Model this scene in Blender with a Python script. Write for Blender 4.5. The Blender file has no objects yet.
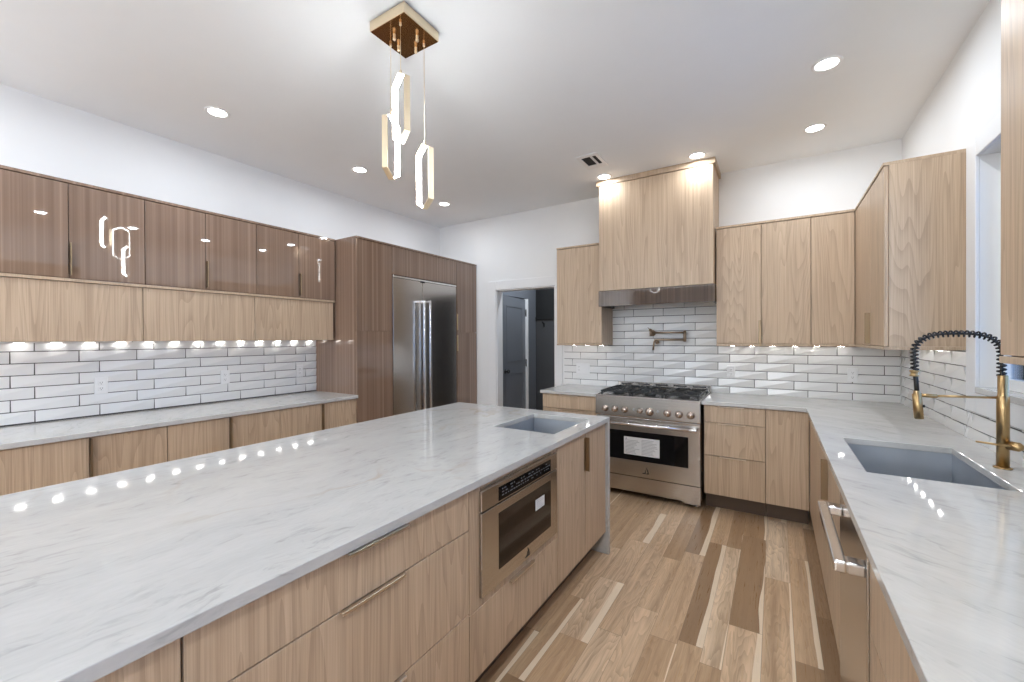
import bpy, bmesh, math, random
from mathutils import Vector, Matrix
random.seed(7)
SC = bpy.context.scene
COL = SC.collection
PI = math.pi

# ------------------------------------------------------------------ camera
CAM_H = 1.441
cam_data = bpy.data.cameras.new('camera')
cam_data.sensor_fit = 'HORIZONTAL'
cam_data.sensor_width = 36.0
cam_data.lens = 418.78 / 1024 * 36.0
cam_data.clip_start = 0.02
cam = bpy.data.objects.new('camera', cam_data)
COL.objects.link(cam)
def cam_matrix(yaw, pitch, roll):
    cy, sy, cp, sp = math.cos(yaw), math.sin(yaw), math.cos(pitch), math.sin(pitch)
    right = Vector((cy, sy, 0)); fwd = Vector((-sy * cp, cy * cp, sp)); up = right.cross(fwd)
    cr, sr = math.cos(roll), math.sin(roll)
    r2 = cr * right + sr * up; u2 = -sr * right + cr * up
    m = Matrix.Identity(4)
    for i in range(3):
        m[i][0], m[i][1], m[i][2] = r2[i], u2[i], -fwd[i]
    m[2][3] = CAM_H
    return m
cam.matrix_world = cam_matrix(0.561, -0.0051, -0.0047)
SC.camera = cam

# ------------------------------------------------------------------ world, exposure, light levels
SC.view_settings.view_transform = 'Standard'
SC.view_settings.look = 'None'
SC.view_settings.exposure = 0.33
SC.view_settings.gamma = 1.0
SC.view_settings.use_curve_mapping = False
world = bpy.data.worlds.new('dusk_sky')
SC.world = world
world.use_nodes = True
wbg = world.node_tree.nodes['Background']
wbg.inputs[0].default_value = (0.17, 0.34, 0.68, 1)
wbg.inputs[1].default_value = 3.2
SC.cycles.max_bounces = 10
SC.cycles.diffuse_bounces = 6
SC.cycles.glossy_bounces = 5
SC.cycles.sample_clamp_indirect = 6.0
SC.cycles.caustics_reflective = False
SC.cycles.caustics_refractive = False
DOWN_W = 4.4        # watts of one ceiling downlight
HOOD_W = 2.4         # the two by the hood
LED_STRENGTH = 46.0 # radiance of one under-cabinet diode
RING_STRENGTH = 48.0
FILL_GLOBE_STRENGTH = 44.0
FILL_UPLIGHT_W = 20.0
HALL_FILL_W = 16.0

# ------------------------------------------------------------------ node materials
class NT:
    def __init__(s, name):
        s.m = bpy.data.materials.new(name); s.m.use_nodes = True
        s.t = s.m.node_tree; s.n = s.t.nodes; s.l = s.t.links
        s.b = s.n['Principled BSDF']; s.out = s.n['Material Output']
    def node(s, typ, **kw):
        nd = s.n.new(typ)
        for k, v in kw.items(): setattr(nd, k, v)
        return nd
    def put(s, sock, v):
        if isinstance(v, bpy.types.NodeSocket): s.l.new(v, sock)
        else: sock.default_value = v
    def math(s, op, a, b=None, c=None):
        nd = s.node('ShaderNodeMath', operation=op)
        s.put(nd.inputs[0], a)
        if b is not None: s.put(nd.inputs[1], b)
        if c is not None: s.put(nd.inputs[2], c)
        return nd.outputs[0]
    def vmath(s, op, a, b):
        nd = s.node('ShaderNodeVectorMath', operation=op)
        s.put(nd.inputs[0], a); s.put(nd.inputs[1], b)
        return nd.outputs[0]
    def coord(s): return s.node('ShaderNodeTexCoord').outputs['Object']
    def geo(s): return s.node('ShaderNodeNewGeometry').outputs['Position']
    def mapping(s, v, loc=(0, 0, 0), rot=(0, 0, 0), sc=(1, 1, 1)):
        nd = s.node('ShaderNodeMapping'); s.put(nd.inputs[0], v)
        s.put(nd.inputs[1], loc); nd.inputs[2].default_value = rot; nd.inputs[3].default_value = sc
        return nd.outputs[0]
    def noise(s, v, scale=1.0, detail=4, rough=.5, dist=0.0, out=0):
        nd = s.node('ShaderNodeTexNoise'); s.put(nd.inputs['Vector'], v)
        nd.inputs['Scale'].default_value = scale; nd.inputs['Detail'].default_value = detail
        nd.inputs['Roughness'].default_value = rough; nd.inputs['Distortion'].default_value = dist
        return nd.outputs[out]
    def ramp(s, f, stops, interp='LINEAR'):
        nd = s.node('ShaderNodeValToRGB'); s.put(nd.inputs[0], f); cr = nd.color_ramp; cr.interpolation = interp
        while len(cr.elements) < len(stops): cr.elements.new(.5)
        for e, (p, c) in zip(cr.elements, stops):
            e.position = p; e.color = (*c, 1) if len(c) == 3 else c
        return nd.outputs[0]
    def mix(s, f, a, b, blend='MIX'):
        nd = s.node('ShaderNodeMix', data_type='RGBA', blend_type=blend)
        s.put(nd.inputs[0], f)
        for i, v in ((6, a), (7, b)):
            if isinstance(v, bpy.types.NodeSocket): s.l.new(v, nd.inputs[i])
            else: nd.inputs[i].default_value = (*v, 1)
        return nd.outputs[2]
    def sep(s, v):
        nd = s.node('ShaderNodeSeparateXYZ'); s.put(nd.inputs[0], v); return nd.outputs
    def comb(s, x, y, z):
        nd = s.node('ShaderNodeCombineXYZ')
        for i, v in enumerate((x, y, z)): s.put(nd.inputs[i], v)
        return nd.outputs[0]
    def white(s, v, dim='2D'):
        nd = s.node('ShaderNodeTexWhiteNoise', noise_dimensions=dim); s.put(nd.inputs['Vector'], v); return nd.outputs
    def bump(s, h, strength=.2, dist=.01):
        nd = s.node('ShaderNodeBump'); s.put(nd.inputs['Height'], h)
        nd.inputs['Strength'].default_value = strength; nd.inputs['Distance'].default_value = dist
        s.l.new(nd.outputs[0], s.b.inputs['Normal'])
    def set(s, **kw):
        for k, v in kw.items():
            k = k.replace('_', ' ')
            s.put(s.b.inputs[k], (*v, 1) if isinstance(v, tuple) and len(v) == 3 else v)
        return s

def plain(name, col, rough=.5, metal=0.0, **kw):
    t = NT(name)
    # a little unevenness keeps flat paint and metal from looking synthetic
    n = t.noise(t.coord(), 6.0, 2)
    t.set(Base_Color=t.mix(t.math('MULTIPLY', n, .12), col, tuple(c * .8 for c in col)), Roughness=rough, Metallic=metal, **kw)
    return t.m

def glow(name, col, strength):
    t = NT(name)
    t.set(Base_Color=(.9, .9, .9), Emission_Color=col, Emission_Strength=strength)
    return t.m

def wood(name, light, mid, dark, gloss, stripes=.0, cathedral=1.0, coat=0.0):
    t = NT(name)
    c = t.coord()
    rnd = t.node('ShaderNodeObjectInfo').outputs['Random']
    off = t.comb(t.math('MULTIPLY', rnd, 37.0), t.math('MULTIPLY', rnd, 19.0), t.math('MULTIPLY', rnd, 53.0))
    p = t.vmath('ADD', c, off)
    # plain-sawn arches: contour lines of a long soft noise
    low = t.noise(t.mapping(p, sc=(5.0, 5.0, .36)), 1.0, 2, .40, .12)
    saw = t.math('FRACT', t.math('MULTIPLY', low, 26.0))
    line = t.math('POWER', saw, 2.5)
    fine = t.noise(t.mapping(p, sc=(230, 230, 2.6)), 1.0, 4, .65)
    mid_n = t.noise(t.mapping(p, sc=(38, 38, .6)), 1.0, 2, .5)
    broad = t.noise(t.mapping(p, sc=(7, 7, .2)), 1.0, 2, .5)
    f = t.math('ADD', t.math('MULTIPLY', line, -.14 * cathedral), t.math('MULTIPLY', fine, .56))
    f = t.math('ADD', f, t.math('MULTIPLY', mid_n, .34))
    f = t.math('ADD', f, t.math('MULTIPLY', broad, .16))
    if stripes:
        st = t.noise(t.mapping(p, sc=(48, 48, .08)), 1.0, 2, .6)
        f = t.math('ADD', t.math('MULTIPLY', f, 1 - stripes), t.math('MULTIPLY', st, stripes))
    col = t.ramp(f, [(.36, dark), (.54, mid), (.68, light)])
    t.set(Base_Color=col, Roughness=gloss)
    if coat: t.set(Coat_Weight=coat, Coat_Roughness=.02, Coat_IOR=1.70, Specular_IOR_Level=0.0)
    if not coat: t.bump(fine, .08, .002)
    return t.m

M = {}
M['oak'] = wood('light_oak_veneer', (.600, .458, .325), (.530, .392, .268), (.405, .292, .196), .42)
M['oak_cap'] = wood('oak_edge', (.57, .435, .31), (.49, .365, .25), (.41, .29, .19), .4, cathedral=.3)
M['gloss'] = wood('glossy_brown_laminate', (.310, .210, .152), (.242, .158, .111), (.190, .120, .083), .3, stripes=.80, cathedral=.1, coat=1.0)
M['wall'] = plain('wall_paint', (.825, .825, .82), .7)
M['unlit_wall'] = plain('unlit_wall_tone', (.10, .105, .11), .7)  # darkness of an unlit room put into the front wall's colour
M['ceiling'] = plain('ceiling_paint', (.865, .885, .90), .8)
M['trim'] = plain('white_trim_paint', (.83, .83, .83), .4)
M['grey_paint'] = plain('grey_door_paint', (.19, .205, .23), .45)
M['hall_shade'] = plain('hall_shade_tone', (.025, .025, .027), .6)  # the unlit hall's darkness is put into this wall colour
M['charcoal'] = plain('charcoal_panel', (.06, .06, .063), .5)
M['grout'] = plain('grey_grout', (.075, .070, .066), .9)
M['tile'] = plain('white_glazed_tile', (.80, .795, .785), .18)
M['brass'] = plain('brushed_brass', (.47, .32, .155), .28, 1.0)
M['dull_bronze'] = plain('dull_bronze', (.36, .27, .19), .3, 1.0)
M['pull'] = plain('bronze_pull', (.31, .225, .14), .36, 1.0)
M['pull_light'] = plain('satin_champagne_pull', (.86, .74, .60), .3, 1.0)
M['gloss_dark'] = wood('dark_glossy_laminate', (.150, .108, .082), (.112, .078, .058), (.082, .056, .041), .3, stripes=.80, cathedral=.1, coat=.8)
M['gold_pull'] = plain('gold_pull', (.85, .66, .36), .28, 1.0)
M['bronze'] = plain('bronze_mirror', (.66, .40, .20), .12, 1.0)
M['gold'] = plain('champagne_gold', (.92, .78, .56), .35, 1.0)
M['black'] = plain('black_rubber', (.012, .012, .012), .45)
M['iron'] = plain('cast_iron', (.012, .013, .014), .5)
M['black_glass'] = plain('black_glass', (.004, .004, .005), .06, 0.0, Specular_IOR_Level=.28)
M['brown_glass'] = plain('dark_oven_glass', (.018, .011, .008), .06, 0.0, Specular_IOR_Level=.35)
M['paper'] = plain('paper_label', (.72, .72, .71), .6)
M['ink'] = plain('printed_ink', (.15, .15, .15), .7)
M['plastic'] = plain('white_plastic', (.82, .82, .82), .3)
M['chrome'] = plain('polished_steel', (.80, .79, .78), .2, 1.0)
M['knob'] = plain('knob_metal', (.55, .46, .40), .16, 1.0)
M['toe'] = plain('dark_toe_kick', (.11, .072, .048), .5)
M['vent_dark'] = plain('duct_shadow', (.06, .055, .05), .9)
M['print'] = plain('grey_print', (.35, .35, .35), .5)
M['lens'] = glow('downlight_lens', (1, .98, .95), 14.0)
M['led'] = glow('diode_light', (1, .97, .93), LED_STRENGTH)
M['ring'] = glow('ring_light', (.97, 1.0, 1.0), RING_STRENGTH)

def steel_mat():
    t = NT('brushed_steel')
    c = t.coord()
    n = t.noise(t.mapping(c, sc=(2, 2, 420)), 1.0, 3, .6)
    col = t.ramp(n, [(.3, (.50, .47, .44)), (.7, (.58, .55, .52))])
    t.set(Base_Color=col, Metallic=1.0, Roughness=t.math('ADD', .20, t.math('MULTIPLY', n, .06)))
    return t.m
M['steel'] = steel_mat()
t = NT('satin_sink_steel')
n = t.noise(t.mapping(t.coord(), sc=(5, 5, 5)), 1.0, 3)
t.set(Base_Color=t.ramp(n, [(.3, (.40, .43, .47)), (.7, (.45, .48, .52))]), Metallic=.6, Roughness=.42)
M['sink'] = t.m

def marble_mat(name, ang, k=1.0, ochre=1.0):
    t = NT(name)
    c = t.geo()
    warp = t.noise(t.mapping(c, sc=(3, 3, 3)), 1.0, 3, .5, out=1)
    p = t.vmath('ADD', c, t.vmath('MULTIPLY', t.vmath('SUBTRACT', warp, (.5, .5, .5)), (.16, .16, .16)))
    pr = t.mapping(p, rot=(0, 0, -math.radians(ang)))
    cloud = t.noise(t.mapping(pr, sc=(2.6, 8.0, 8.0)), 1.0, 4, .55, .2)
    streak = t.noise(t.mapping(pr, sc=(11.0, 36.0, 36.0)), 1.0, 4, .6, .5)
    fleck = t.noise(t.mapping(pr, sc=(24.0, 120.0, 100.0)), 1.0, 2, .5)
    broad = t.noise(t.mapping(c, sc=(1.1, 1.1, 1.1)), 1.0, 3, .5)
    dark = t.math('MULTIPLY', t.ramp(streak, [(.54, (0, 0, 0)), (.70, (1, 1, 1))]), t.ramp(cloud, [(.40, (.12, .12, .12)), (.62, (1, 1, 1))]))
    base = t.ramp(t.math('ADD', t.math('MULTIPLY', cloud, .7), t.math('MULTIPLY', fleck, .3)), [(.35, (.610, .600, .578)), (.65, (.535, .528, .510))])
    col = t.mix(t.math('MULTIPLY', dark, .62), base, (.335, .330, .320))
    # a few ochre veins
    vn = t.noise(t.mapping(t.mapping(p, rot=(0, 0, math.radians(-20))), sc=(1.6, 1.0, 1.0)), 1.0, 4, .5, .2)
    vein = t.math('MAXIMUM', t.math('SUBTRACT', 1.0, t.math('MULTIPLY', t.math('ABSOLUTE', t.math('SUBTRACT', vn, .5)), 60.0)), 0.0)
    vein = t.math('MULTIPLY', vein, t.ramp(broad, [(.50, (0, 0, 0)), (.60, (1, 1, 1))]))
    vein = t.math('MULTIPLY', vein, t.math('MULTIPLY', t.noise(t.mapping(c, sc=(9, 9, 9)), 1.0, 3), .85 * ochre))
    col = t.mix(vein, col, (.47, .38, .28))
    if k != 1.0: col = t.mix(1.0, col, (k, k, k), 'MULTIPLY')
    t.set(Base_Color=col, Roughness=.055, Specular_IOR_Level=.32)
    return t.m
M['marble'] = marble_mat('white_marble', -28, .93, .25)
M['island_marble'] = marble_mat('white_island_marble', 86, .88)

def floor_mat():
    t = NT('hickory_plank_floor')
    c = t.geo()
    x, y, z = t.sep(c)
    # boards of two uneven widths per pair, random lengths per row
    PW, L = .232, .82
    xp = t.math('DIVIDE', t.math('ADD', x, 10.03), PW)
    ip = t.math('FLOOR', xp); fp = t.math('FRACT', xp)
    cut = t.math('ADD', .36, t.math('MULTIPLY', t.white(t.comb(ip, 8.1, 0))[0], .28))
    side = t.math('GREATER_THAN', fp, cut)
    ix = t.math('ADD', t.math('MULTIPLY', ip, 2.0), side)
    lo = t.math('DIVIDE', fp, cut); hi = t.math('DIVIDE', t.math('SUBTRACT', fp, cut), t.math('SUBTRACT', 1.0, cut))
    fx = t.math('ADD', t.math('MULTIPLY', lo, t.math('SUBTRACT', 1.0, side)), t.math('MULTIPLY', hi, side))
    r1 = t.white(t.comb(ix, 3.7, 0))[0]
    r2 = t.white(t.comb(ix, 6.2, 0))[0]
    L = t.math('ADD', .55, t.math('MULTIPLY', r2, .75))
    ys = t.math('DIVIDE', t.math('ADD', t.math('ADD', y, 20.0), t.math('MULTIPLY', r1, 9.0)), L)
    # planks of uneven length: shift the joint by a noise of the row
    iy = t.math('FLOOR', ys); fy = t.math('FRACT', ys)
    rid = t.white(t.comb(ix, iy, 0)); rnd = rid[0]
    rs = t.sep(rid[1])
    pl = t.comb(t.math('ADD', x, t.math('MULTIPLY', rs[0], 31)), t.math('ADD', y, t.math('MULTIPLY', rs[1], 47)), t.math('MULTIPLY', rs[2], 9))
    low = t.noise(t.mapping(pl, sc=(8.5, 1.0, 1)), 1.0, 3, .45, .25)
    saw = t.math('POWER', t.math('FRACT', t.math('MULTIPLY', low, 21.0)), 1.6)
    fine = t.noise(t.mapping(pl, sc=(190, 5, 1)), 1.0, 4, .65)
    streak = t.noise(t.mapping(pl, sc=(24, .9, 1)), 1.0, 2, .5)
    tone = t.ramp(rnd, [(0, (.28, .172, .094)), (.18, (.44, .285, .163)), (.5, (.62, .425, .260)), (.8, (.74, .53, .345)), (1, (.82, .64, .45))])
    g = t.math('ADD', t.math('MULTIPLY', saw, t.math('ADD', .08, t.math('MULTIPLY', rs[0], .45))), t.math('MULTIPLY', t.math('SUBTRACT', fine, .38), 1.3))
    g = t.math('ADD', g, t.math('MULTIPLY', t.math('SUBTRACT', streak, .40), 1.9))
    g = t.math('MINIMUM', t.math('MAXIMUM', g, 0.0), 1.0)
    col = t.mix(t.math('MULTIPLY', g, .60), tone, (.215, .122, .062))
    # pale sapwood along one edge of some planks
    edge = t.math('ADD', fx, t.math('MULTIPLY', t.math('SUBTRACT', t.noise(t.mapping(pl, sc=(1, 1.1, 1)), 1.0, 2), .5), .55))
    thr = t.math('ADD', .66, t.math('MULTIPLY', rs[1], .75))
    sap = t.math('GREATER_THAN', edge, thr)
    col = t.mix(t.math('MULTIPLY', sap, .85), col, (.86, .71, .53))
    # knots
    kn = t.noise(t.mapping(pl, sc=(11, 6, 1)), 1.0, 2, .5)
    knot = t.ramp(kn, [(.73, (0, 0, 0)), (.80, (1, 1, 1))])
    col = t.mix(t.math('MULTIPLY', knot, .75), col, (.16, .09, .05))
    gx = t.math('LESS_THAN', t.math('MINIMUM', fx, t.math('SUBTRACT', 1.0, fx)), .008)
    gy = t.math('LESS_THAN', t.math('MINIMUM', fy, t.math('SUBTRACT', 1.0, fy)), .0012)
    gap = t.math('MAXIMUM', gx, gy)
    col = t.mix(t.math('MULTIPLY', gap, .55), col, (.16, .10, .06))
    t.set(Base_Color=col, Roughness=t.math('ADD', .22, t.math('MULTIPLY', fine, .14)), Specular_IOR_Level=.5)
    t.bump(t.math('SUBTRACT', 1.0, gap), .25, .002)
    return t.m
M['floor'] = floor_mat()
t = NT('window_glass')
tr = t.node('ShaderNodeBsdfTransparent'); gl = t.node('ShaderNodeBsdfGlossy'); gl.inputs['Roughness'].default_value = .02
mx = t.node('ShaderNodeMixShader'); lw = t.node('ShaderNodeLayerWeight'); lw.inputs[0].default_value = .15
t.l.new(lw.outputs['Fresnel'], mx.inputs[0]); t.l.new(tr.outputs[0], mx.inputs[1]); t.l.new(gl.outputs[0], mx.inputs[2]); t.l.new(mx.outputs[0], t.out.inputs[0])
M['glass'] = t.m

# ------------------------------------------------------------------ mesh helpers
class MB:
    def __init__(s): s.bm = bmesh.new()
    def box(s, x0, x1, y0, y1, z0, z1, bev=0.0, seg=1):
        x0, x1 = min(x0, x1), max(x0, x1); y0, y1 = min(y0, y1), max(y0, y1); z0, z1 = min(z0, z1), max(z0, z1)
        m = Matrix.Translation(((x0 + x1) / 2, (y0 + y1) / 2, (z0 + z1) / 2)) @ Matrix.Diagonal((x1 - x0, y1 - y0, z1 - z0, 1))
        r = bmesh.ops.create_cube(s.bm, size=1.0, matrix=m)
        if bev:
            es = list({e for v in r['verts'] for e in v.link_edges})
            bmesh.ops.bevel(s.bm, geom=es, offset=bev, segments=seg, profile=.5, affect='EDGES', clamp_overlap=True)
        return s
    def tube(s, pts, r, n=12, cap=True):
        pts = [Vector(p) for p in pts]
        rs = r if isinstance(r, (list, tuple)) else [r] * len(pts)
        tang = []
        for i in range(len(pts)):
            a = pts[max(i - 1, 0)]; b = pts[min(i + 1, len(pts) - 1)]
            tang.append((b - a).normalized())
        ref = Vector((0, 0, 1)) if abs(tang[0].z) < .9 else Vector((1, 0, 0))
        nrm = tang[0].cross(ref).normalized()
        rings = []
        for i, p in enumerate(pts):
            nrm = (nrm - tang[i] * nrm.dot(tang[i])).normalized()
            bi = tang[i].cross(nrm)
            rings.append([s.bm.verts.new(p + (nrm * math.cos(2 * PI * k / n) + bi * math.sin(2 * PI * k / n)) * rs[i]) for k in range(n)])
        for a, b in zip(rings, rings[1:]):
            for k in range(n):
                f = s.bm.faces.new((a[k], a[(k + 1) % n], b[(k + 1) % n], b[k])); f.smooth = n > 5
        if cap:
            s.bm.faces.new(rings[0][::-1]); s.bm.faces.new(rings[-1])
        return s
    def lathe(s, c, axis, prof, n=24, closed_ends=True):
        # prof: list of (along axis, radius)
        ax = Vector(axis).normalized(); ref = Vector((0, 0, 1)) if abs(ax.z) < .9 else Vector((1, 0, 0))
        u = ax.cross(ref).normalized(); v = ax.cross(u); c = Vector(c)
        rings = []
        for h, r in prof:
            rings.append([s.bm.verts.new(c + ax * h + (u * math.cos(2 * PI * k / n) + v * math.sin(2 * PI * k / n)) * max(r, 1e-5)) for k in range(n)])
        for a, b in zip(rings, rings[1:]):
            for k in range(n):
                f = s.bm.faces.new((a[k], a[(k + 1) % n], b[(k + 1) % n], b[k])); f.smooth = True
        if closed_ends:
            s.bm.faces.new(rings[0][::-1]); s.bm.faces.new(rings[-1])
        return s
    def prism(s, poly, origin, ux, uy, depth):
        # polygon in a plane, extruded along ux x uy
        o = Vector(origin); ux = Vector(ux); uy = Vector(uy); nn = ux.cross(uy).normalized() * depth
        a = [s.bm.verts.new(o + ux * p[0] + uy * p[1]) for p in poly]
        b = [s.bm.verts.new(o + ux * p[0] + uy * p[1] + nn) for p in poly]
        s.bm.faces.new(a[::-1]); s.bm.faces.new(b)
        for i in range(len(a)):
            j = (i + 1) % len(a); s.bm.faces.new((a[i], a[j], b[j], b[i]))
        return s
    def slab(s, xs, ys, fill, z0, z1):
        # grid slab with holes: only the outline gets side faces
        V = {}
        def v(i, j, k):
            if (i, j, k) not in V: V[(i, j, k)] = s.bm.verts.new((xs[i], ys[j], (z0, z1)[k]))
            return V[(i, j, k)]
        on = lambda i, j: 0 <= i < len(xs) - 1 and 0 <= j < len(ys) - 1 and fill(i, j)
        for i in range(len(xs) - 1):
            for j in range(len(ys) - 1):
                if not on(i, j): continue
                s.bm.faces.new((v(i, j, 1), v(i + 1, j, 1), v(i + 1, j + 1, 1), v(i, j + 1, 1)))
                s.bm.faces.new((v(i, j, 0), v(i, j + 1, 0), v(i + 1, j + 1, 0), v(i + 1, j, 0)))
                if not on(i - 1, j): s.bm.faces.new((v(i, j, 0), v(i, j, 1), v(i, j + 1, 1), v(i, j + 1, 0)))
                if not on(i + 1, j): s.bm.faces.new((v(i + 1, j, 0), v(i + 1, j + 1, 0), v(i + 1, j + 1, 1), v(i + 1, j, 1)))
                if not on(i, j - 1): s.bm.faces.new((v(i, j, 0), v(i + 1, j, 0), v(i + 1, j, 1), v(i, j, 1)))
                if not on(i, j + 1): s.bm.faces.new((v(i, j + 1, 0), v(i, j + 1, 1), v(i + 1, j + 1, 1), v(i + 1, j + 1, 0)))
        return s

def wpos(o):
    p = Vector(o.location)
    while o.parent: o = o.parent; p += o.location
    return p
def obj(name, mb, mat, parent=None, loc=None, bevel=0.0):
    """links ONE mesh object; vertices are given in world space"""
    me = bpy.data.meshes.new(name)
    bmesh.ops.recalc_face_normals(mb.bm, faces=mb.bm.faces[:])
    base = wpos(parent) if parent else Vector(loc or (0, 0, 0))
    bmesh.ops.translate(mb.bm, verts=mb.bm.verts[:], vec=-base)
    mb.bm.to_mesh(me); mb.bm.free()
    me.materials.append(M[mat] if isinstance(mat, str) else mat)
    o = bpy.data.objects.new(name, me); COL.objects.link(o)
    if parent: o.parent = parent
    else: o.location = base
    if bevel:
        md = o.modifiers.new('bevel', 'BEVEL'); md.width = bevel; md.segments = 2; md.limit_method = 'ANGLE'; md.angle_limit = math.radians(40)
    return o
def tag(o, label, cat, group=None):
    o['label'] = label; o['category'] = cat
    if group: o['group'] = group
    return o
def thing(name, label, cat, loc, group=None):
    o = bpy.data.objects.new(name, None); COL.objects.link(o); o.location = loc; o.empty_display_size = .05
    return tag(o, label, cat, group)
def struct(name, mb, mat, loc=None):
    o = obj(name, mb, mat, None, loc); o['kind'] = 'structure'; return o
def dup(root, loc, label, group=None):
    r = root.copy(); COL.objects.link(r); r.location = loc; r['label'] = label
    if group: r['group'] = group
    for ch in list(root.children):
        c = ch.copy(); COL.objects.link(c); c.parent = r
        for g in ch.children:
            d = g.copy(); COL.objects.link(d); d.parent = c
    return r

# ------------------------------------------------------------------ dimensions (metres)
LW, RW, BW, FW, CZ = -4.020, 0.857, 4.487, -6.0, 3.021   # wall planes and ceiling
TL, TB, TR = -4.011, 4.4775, 0.8475                       # tile faces
CT0, CT1 = .885, .915
UT, UB = 2.43, 1.369                                      # upper cabinets
# ------------------------------------------------------------------ setting
struct('floor', MB().box(LW - .1, RW + .25, FW - .1, 6.05, -.05, 0), 'floor')
struct('ceiling', MB().box(LW - .1, RW + .25, FW - .1, 6.05, CZ, CZ + .08), 'ceiling')
struct('wall_left', MB().box(LW - .1, LW, FW, BW + .14, 0, CZ), 'wall')
DX0, DX1, DZ = -3.055, -2.212, 2.07
struct('wall_back', MB().box(LW, DX0, BW, BW + .12, 0, CZ).box(DX1, RW, BW, BW + .12, 0, CZ).box(DX0, DX1, BW, BW + .12, DZ, CZ), 'wall')
WY0, WY1, WZ0, WZ1 = 1.80, 2.985, 1.19, 2.335
VY0, VY1 = -3.0, -.35                                       # second window, behind the camera
struct('wall_right', MB().box(RW, RW + .16, WY1, BW, 0, CZ).box(RW, RW + .16, VY1, WY0, 0, CZ).box(RW, RW + .16, WY0, WY1, 0, WZ0).box(RW, RW + .16, WY0, WY1, WZ1, CZ)
       .box(RW, RW + .16, FW, VY0, 0, CZ).box(RW, RW + .16, VY0, VY1, 0, .9).box(RW, RW + .16, VY0, VY1, WZ1, CZ), 'wall')
struct('wall_front', MB().box(LW, RW, FW - .1, FW, 0, CZ), 'unlit_wall')
# windows
def window(name, y0, y1, z0, z1):
    x0, x1 = RW + .07, RW + .12
    mb = MB()
    mb.box(x0, x1, y0, y0 + .05, z0, z1).box(x0, x1, y1 - .05, y1, z0, z1).box(x0, x1, y0 + .05, y1 - .05, z0, z0 + .05).box(x0, x1, y0 + .05, y1 - .05, z1 - .05, z1)
    ym = (y0 + y1) / 2; mb.box(x0 + .005, x1 - .005, ym - .02, ym + .02, z0 + .05, z1 - .05)
    w = struct(name, mb, 'trim')
    obj('pane', MB().box(x0 + .02, x0 + .026, y0 + .045, y1 - .045, z0 + .045, z1 - .045), 'glass', w)
    return w
window('window_1', WY0, WY1, WZ0, WZ1)
window('window_2', VY0, VY1, .9, WZ1)
# casing round the kitchen window, with its marble sill
cx0 = RW - .016
struct('trim_1', MB().box(cx0, RW, WY1, WY1 + .12, 1.065, WZ1 + .10, .003).box(cx0, RW, WY0 - .1, WY1, WZ1, WZ1 + .10, .003).box(cx0, RW, WY0 - .1, WY1, 1.065, WZ0 - .028, .003)
       .box(cx0, RW, WY0 - .1, WY0, WZ0 - .028, WZ1, .003), 'trim')
struct('trim_2', MB().box(RW - .018, RW + .07, WY0, WY1, WZ0 - .028, WZ0 + .002, .003), 'marble')
# doorway casing and jambs in the back wall
y0 = BW - .018
struct('trim_3', MB().box(DX0 - .12, DX0, y0, BW, 0, DZ + .115, .003).box(DX0, DX1 + .095, y0, BW, DZ, DZ + .115, .003).box(DX1, DX1 + .095, y0, BW, 0, DZ, .003)
       .box(DX0 - .001, DX0 + .012, BW, BW + .125, 0, DZ).box(DX1 - .012, DX1 + .001, BW, BW + .125, 0, DZ).box(DX0, DX1, BW, BW + .125, DZ - .012, DZ + .001), 'trim')
# hall beyond the doorway
HX = -3.215
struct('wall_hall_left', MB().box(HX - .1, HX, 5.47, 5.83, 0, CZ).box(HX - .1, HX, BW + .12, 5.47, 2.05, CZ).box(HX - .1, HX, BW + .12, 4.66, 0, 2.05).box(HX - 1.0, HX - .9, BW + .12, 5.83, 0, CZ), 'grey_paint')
struct('wall_hall_back', MB().box(HX - 1.0, -.9, 5.83, 5.93, 0, CZ), 'hall_shade')
struct('wall_hall_right', MB().box(-1.0, -.9, BW + .12, 5.83, 0, CZ), 'hall_shade')
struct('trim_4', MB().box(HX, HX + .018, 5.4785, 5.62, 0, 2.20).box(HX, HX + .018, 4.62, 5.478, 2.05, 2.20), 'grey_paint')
# door standing slightly open in the hall
dh = Vector((HX + .022, 5.462, 0)); dn = Vector((-3.085, 4.675, 0)); du = (dn - dh).normalized(); dnm = Vector((du.y * -1, du.x, 0))
if dnm.x < 0: dnm = -dnm
DL = .79
mb = MB(); mb.prism([(0, .01), (DL, .01), (DL, 2.03), (0, 2.03)], dh, du, (0, 0, 1), -.036 if du.cross(Vector((0, 0, 1))).dot(dnm) > 0 else .036)
door = struct('door_1', mb, 'grey_paint')
mb = MB()
for z0, z1 in ((.2, .95), (1.12, 1.9)):
    for a0, a1, b0, b1 in ((.12, DL - .12, z0, z0 + .012), (.12, DL - .12, z1 - .012, z1), (.12, .132, z0, z1), (DL - .132, DL - .12, z0, z1)):
        mb.prism([(a0, b0), (a1, b0), (a1, b1), (a0, b1)], dh + dnm * .0005, du, (0, 0, 1), .004 if du.cross(Vector((0, 0, 1))).dot(dnm) > 0 else -.004)
obj('panel_moulding', mb, 'grey_paint', door)
k = dh + du * (DL - .07) + Vector((0, 0, 1.0))
obj('door_knob', MB().lathe(k, dnm, [(0, .028), (.008, .028), (.01, .012), (.035, .012), (.038, .026), (.055, .028), (.066, .018), (.067, .001)]), 'black', door)
for zz in (.25, 1.08, 1.83):
    obj('hinge', MB().box(dh.x - .004, dh.x + .014, dh.y + .002, dh.y + .02, zz - .05, zz + .05, .002).lathe((dh.x + .012, dh.y + .004, zz - .055), (0, 0, 1), [(0, .008), (.11, .008)], 10), 'black', door)
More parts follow.
